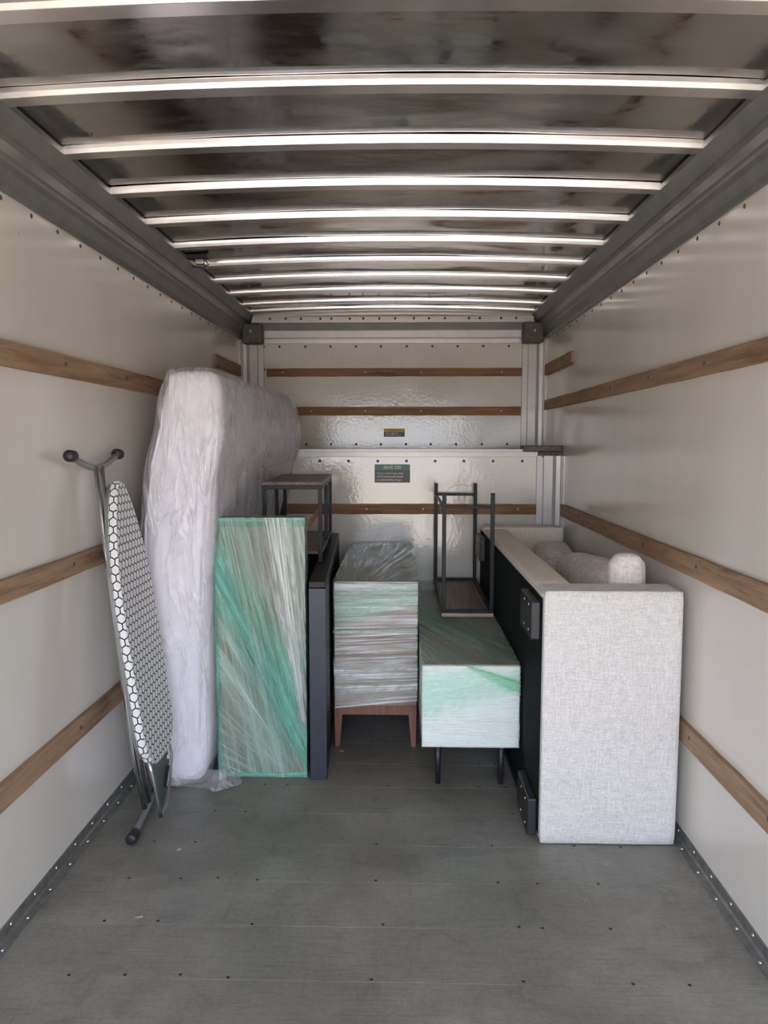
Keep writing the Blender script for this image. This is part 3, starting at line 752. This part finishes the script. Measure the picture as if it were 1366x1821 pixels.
# ------------------------------------------------------------------ tall side table, upside down on the cabinet
st = thing('side_table', (0, 0, 0), 'side table upside down on the white cabinet with black legs in the air', 'table')
def sadd(nm, *a, mat='steel', bev=.0015):
    o = obj(nm, B(*a, bev=bev), M[mat], st); o.matrix_parent_inverse = Matrix.Identity(4)
w, l, h = .288, .985, .690
sadd('wood_top', 0, w, 0, l, 0, .020, mat='oak'); sadd('wood_underside', .022, w-.022, .022, l-.022, .0202, .0222, mat='underwood')
b = .022
sadd('frame_rail', 0, w, 0, b, .0204, .040); sadd('frame_rail', 0, w, l-b, l, .0204, .040)
sadd('frame_rail', 0, b, b, l-b, .0204, .040); sadd('frame_rail', w-b, w, b, l-b, .0204, .040)
for x in (0, w-b):
    for y in (0, l-b): sadd('leg', x, x+b, y, y+b, .0402, h)
sadd('stretcher', b, w-b, .002, .016, h-.085, h-.069); sadd('stretcher', b, w-b, l-.016, l-.002, h-.085, h-.069)
sadd('stretcher', .002, .016, b, l-b, h-.085, h-.069)
wire = obj('wire', T([(.012, .01, h), (.06, .3, h+.012), (.15, .65, h+.012), (.26, l-.02, h-.02)], .0008, 5), M['steel'], st); wire.matrix_parent_inverse = Matrix.Identity(4)
st.location = (.226, 4.052, .5875)

# ------------------------------------------------------------------ sofa tipped onto its back
sf = thing('sofa', (.8, 2.8, 0), 'beige linen sofa tipped on its back with black underside and feet showing', 'sofa')
SY0, SY1, SX0, SX1, SZ = 2.750, 4.99, .540, 1.062, 1.000
def soft(x0, x1, y0, y1, z0, z1, bev, seg=3, puff=0, sub=0, seed=0):
    bm = bmesh.new(); box(bm, x0, x1, y0, y1, z0, z1)
    bmesh.ops.subdivide_edges(bm, edges=bm.edges, cuts=8 if not sub else sub, use_grid_fill=True)
    c = Vector(((x0+x1)/2, (y0+y1)/2, (z0+z1)/2)); hx, hy, hz = (x1-x0)/2, (y1-y0)/2, (z1-z0)/2
    for v in bm.verts:
        d = v.co-c; h = (hx, hy, hz); q = Vector(); 
        # rounded box mapping
        for k in range(3):
            lim = max(1e-5, h[k]-bev); q[k] = max(-lim, min(lim, d[k]))
        e = Vector([(d[k]-q[k]) for k in range(3)])
        if e.length > 1e-6:
            e = e.normalized()*bev
            nw = q+e
        else: nw = d
        n = mnoise.noise(Vector((v.co.x*5+seed, v.co.y*3, v.co.z*5)))
        if puff:
            rx, ry, rz = (abs(d[k])/h[k] for k in range(3))
            f = puff*((1-rx**2)*(1-ry**2)+(1-ry**2)*(1-rz**2)+(1-rx**2)*(1-rz**2))*.5
            nn = Vector((d.x/hx**2, d.y/hy**2, d.z/hz**2)); nn.normalize(); nw = nw+nn*(f+puff*.5*n)
        v.co = c+nw
    return bm
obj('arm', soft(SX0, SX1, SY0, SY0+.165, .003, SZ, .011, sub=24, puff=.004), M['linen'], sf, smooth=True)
obj('arm', soft(SX0, SX1, SY1-.165, SY1, .003, SZ, .018, sub=24, puff=.004), M['linen_lit'], sf, smooth=True)
obj('seat_front', soft(SX0, SX0+.150, SY0+.167, SY1-.167, .20, SZ-.006, .02, sub=20, puff=.004, seed=3), M['linen_lit'], sf, smooth=True)
obj('backrest', soft(SX0, SX1, SY0+.167, SY1-.167, .003, .198, .03, sub=16), M['linen_lit'], sf, smooth=True)
for i, (a, c) in enumerate(((SY0+.17, 3.86), (3.87, SY1-.17))):
    obj('seat_cushion', soft(SX0+.152, SX0+.265, a, c, .21, .90-.02*i, .035, sub=18, puff=.015, seed=i*7), M['boucle'], sf, smooth=True)
bt = obj('underside_cloth', B(SX0-.004, SX0-.001, SY0+.03, SY1-.012, .03, SZ-.035), M['black'], sf)
for z0 in (.80, .012):
    for y0 in (SY0+.045, SY1-.33):
        ft = obj('foot', B(SX0-.042, SX0-.0045, y0, y0+.26, z0, z0+.150, bev=.006, seg=2), M['plastic'], sf)
        for q in range(2):
            for r_ in range(2): o = inst('screw', rvl, (SX0-.042, y0+.05+q*.1, z0+.03+r_*.10), (0, R(-90), 0), ft); o.matrix_parent_inverse = Matrix.Identity(4)
obj('bottom_rail', B(SX0-.020, SX0-.0045, SY0+.34, SY1-.35, .002, .030, bev=.002), M['plastic'], sf)
for z in (SZ-.006,):
    pts = [(SX0+.004, SY0+.03+.05*i, SZ-.024+.002*math.sin(i*2.1)) for i in range(42)]
    obj('hem', T(pts, .006, 6), M['linen_lit'], sf, smooth=True)
# loose cushions in the seat well
c1 = obj('scatter_cushion', soft(-.068, .068, -.05, .05, -.24, .235, .045, sub=14, puff=.018, seed=5), M['boucle'], smooth=True,
         label='pale rounded cushion standing upright behind the near sofa arm', cat='cushion'); c1.location = (.912, 2.99, .868)
c2 = obj('scatter_cushion', soft(-.095, .095, -.48, .48, -.17, .17, .07, sub=20, puff=.035, seed=9), M['boucle'], smooth=True,
         label='long lumpy textured cushion slumped along the sofa seat', cat='cushion'); c2.location = (.945, 3.64, .808); c2.rotation_euler = (R(-5), R(8), R(-1))
c3 = obj('scatter_cushion', soft(-.10, .10, -.22, .22, -.14, .14, .05, sub=14, puff=.03, seed=12), M['boucle'], smooth=True,
         label='folded cushion tucked against the far sofa arm', cat='cushion'); c3.location = (.945, 4.46, .765); c3.rotation_euler = (R(12), 0, 0)
# hidden filling that carries the loose cushions
obj('back_cushion', soft(SX0+.29, SX1-.02, SY0+.19, SY1-.19, .20, .595, .05, sub=14, puff=.01), M['linen_lit'], sf, smooth=True)

# ------------------------------------------------------------------ ironing board
ib = thing('ironing_board', (-1.06, 2.95, 0), 'folded ironing board with black and white honeycomb cover leaning upright on the left wall', 'ironing board')
def bp(y, z, off=0):
    """board plane: leans from x=-1.005 at z=.26 to -1.155 at z=1.41"""
    x = -.998-(z-.26)*.124; n = Vector((1, 0, .124)).normalized(); return Vector((x, y, z))+n*off
def outline():
    pts = []
    zb, zt = .262, 1.405; yc = 2.925; hw = .178
    right = []   # half widths by height
    prof = [(.262, .06), (.275, .10), (.30, .135), (.35, .168), (.42, .178), (.9, .178), (1.05, .165), (1.18, .135), (1.28, .098), (1.35, .062), (1.385, .035), (1.402, .012)]
    left = [(yc-w_, z) for z, w_ in prof]; rt = [(yc+w_, z) for z, w_ in prof]
    return left+rt[::-1]
def board(o0, o1, shrink=0, bev=0):
    bm = bmesh.new(); uvl = bm.loops.layers.uv.verify(); O = outline(); yc, zc = 2.925, .83; n = len(O)
    ring = lambda off, k: [bm.verts.new(bp(yc+(y-yc)*(1-k/.178), zc+(z-zc)*(1-k/.57), off)) for y, z in O]
    rings = [ring(o0, shrink+bev), ring(o0+bev, shrink), ring(o1-bev, shrink), ring(o1, shrink+bev)] if bev else [ring(o0, shrink), ring(o1, shrink)]
    s = [0]
    for i in range(n): s.append(s[-1]+math.hypot(O[(i+1) % n][0]-O[i][0], O[(i+1) % n][1]-O[i][1]))
    cum = [0]
    for A, C in zip(rings, rings[1:]): cum.append(cum[-1]+(A[0].co-C[0].co).length)
    for ri, (A, C) in enumerate(zip(rings, rings[1:])):
        for i in range(n):
            f = bm.faces.new((A[i], C[i], C[(i+1) % n], A[(i+1) % n]))
            for lo, (u, v) in zip(f.loops, ((cum[ri], s[i]), (cum[ri+1], s[i]), (cum[ri+1], s[i+1]), (cum[ri], s[i+1]))): lo[uvl].uv = (u*1.0+.008, v)
    for rg in (rings[0][::-1], rings[-1]):
        f = bm.faces.new(rg)
        for lo in f.loops: lo[uvl].uv = (lo.vert.co.y, lo.vert.co.z)
    bmesh.ops.recalc_face_normals(bm, faces=bm.faces)
    return bm
obj('padded_cover', board(-.014, .020, 0, .006), M['hex'], ib, smooth=False)
obj('board_core', board(-.030, -.0145, .012), M['grey'], ib)
# leg tubes (wall side)
def off(p, dx): return (p[0]+dx, p[1], p[2])
top0, top1 = (-1.200, 2.665, 1.505), (-1.200, 3.100, 1.505)
for dy in (-.028, .028):
    obj('leg', T([(-1.190, 2.885+dy, 1.462), (-1.150, 2.89+dy, .95), (-1.085, 2.90+dy, .30), (-1.062, 2.94+dy, .045)], .0105, 10), M['chrome'], ib, smooth=True)
arc = [(-1.200, 2.672+.43*t, 1.505-.048*math.sin(math.pi*t)**1.0) for t in [i/14 for i in range(15)]]
obj('top_foot_bar', T(arc, .0125, 10), M['grey'], ib, smooth=True)
for y in (2.665, 3.11):
    obj('rubber_cap', T([(-1.200, y-.026, 1.508), (-1.200, y-.018, 1.508), (-1.2, y+.018, 1.506), (-1.200, y+.028, 1.504)], [.014, .022, .022, .014], 12), M['plastic'], ib, smooth=True)
fy0, fy1 = 2.735, 3.135
obj('bottom_foot_bar', T([(-1.045, fy0, .024), (-1.080, fy1, .024)], .012, 10), M['grey'], ib, smooth=True)
for x, y in ((-1.045, fy0), (-1.080, fy1)):
    obj('rubber_cap', T([(x, y-.032, .023), (x, y-.026, .023), (x, y+.022, .023), (x, y+.03, .023)], [.016, .0225, .0225, .016], 12), M['plastic'], ib, smooth=True)
# bracket below the board
bm = bmesh.new()
P = [bp(2.83, .315, -.012), bp(2.83, .10, .0), bp(2.86, .06, 0), bp(2.92, .09, 0), bp(3.03, .20, 0), bp(3.045, .33, -.012)]
vs = [bm.verts.new(p) for p in P]; f = bm.faces.new(vs); r_ = bmesh.ops.solidify(bm, geom=[f], thickness=.004)
obj('leg_plate', bm, M['grey'], ib)
obj('leg_frame', T([bp(2.80, .30, .004), bp(2.80, .255, .010), bp(2.803, .20, .012), bp(2.815, .10, .010), bp(2.828, .055, .006)], .0095, 8), M['chrome'], ib, smooth=True)
obj('leg_frame', T([bp(3.05, .33, .0), bp(3.05, .22, .006), bp(2.98, .13, .008), bp(2.90, .07, .008), bp(2.83, .052, .006)], .006, 8), M['grey'], ib, smooth=True)
for y, z in ((3.015, .285), (3.015, .222)): obj('pivot_rivet', T([bp(y, z, .0), bp(y, z, .006)], .009, 10), M['paper'], ib)
obj('slot', T([bp(2.93, .13, .003), bp(3.0, .19, .003)], .006, 6), M['plastic'], ib)

# scraps on the floor
def scrap(x, y, w_, l_, a, lab):
    bm = bmesh.new(); v = [bm.verts.new(p) for p in ((-w_, -l_, .001), (w_, -l_*.7, .002), (w_*.8, l_, .004), (-w_*.7, l_*.8, .001))]; f = bm.faces.new(v)
    bmesh.ops.solidify(bm, geom=[f], thickness=.0006)
    o = obj('paper_scrap', bm, M['paper'], label=lab, cat='litter'); o.location = (x, y, .0006); o.rotation_euler = (0, 0, a)
scrap(-.85, 2.68, .009, .006, .3, 'tiny white paper scrap on the floor before the ironing board')
scrap(-.86, 2.275, .014, .002, .05, 'thin white sliver lying on a floor seam at lower left')
scrap(-.30, 3.60, .014, .004, -.4, 'small crumpled scrap under the wrapped dresser')
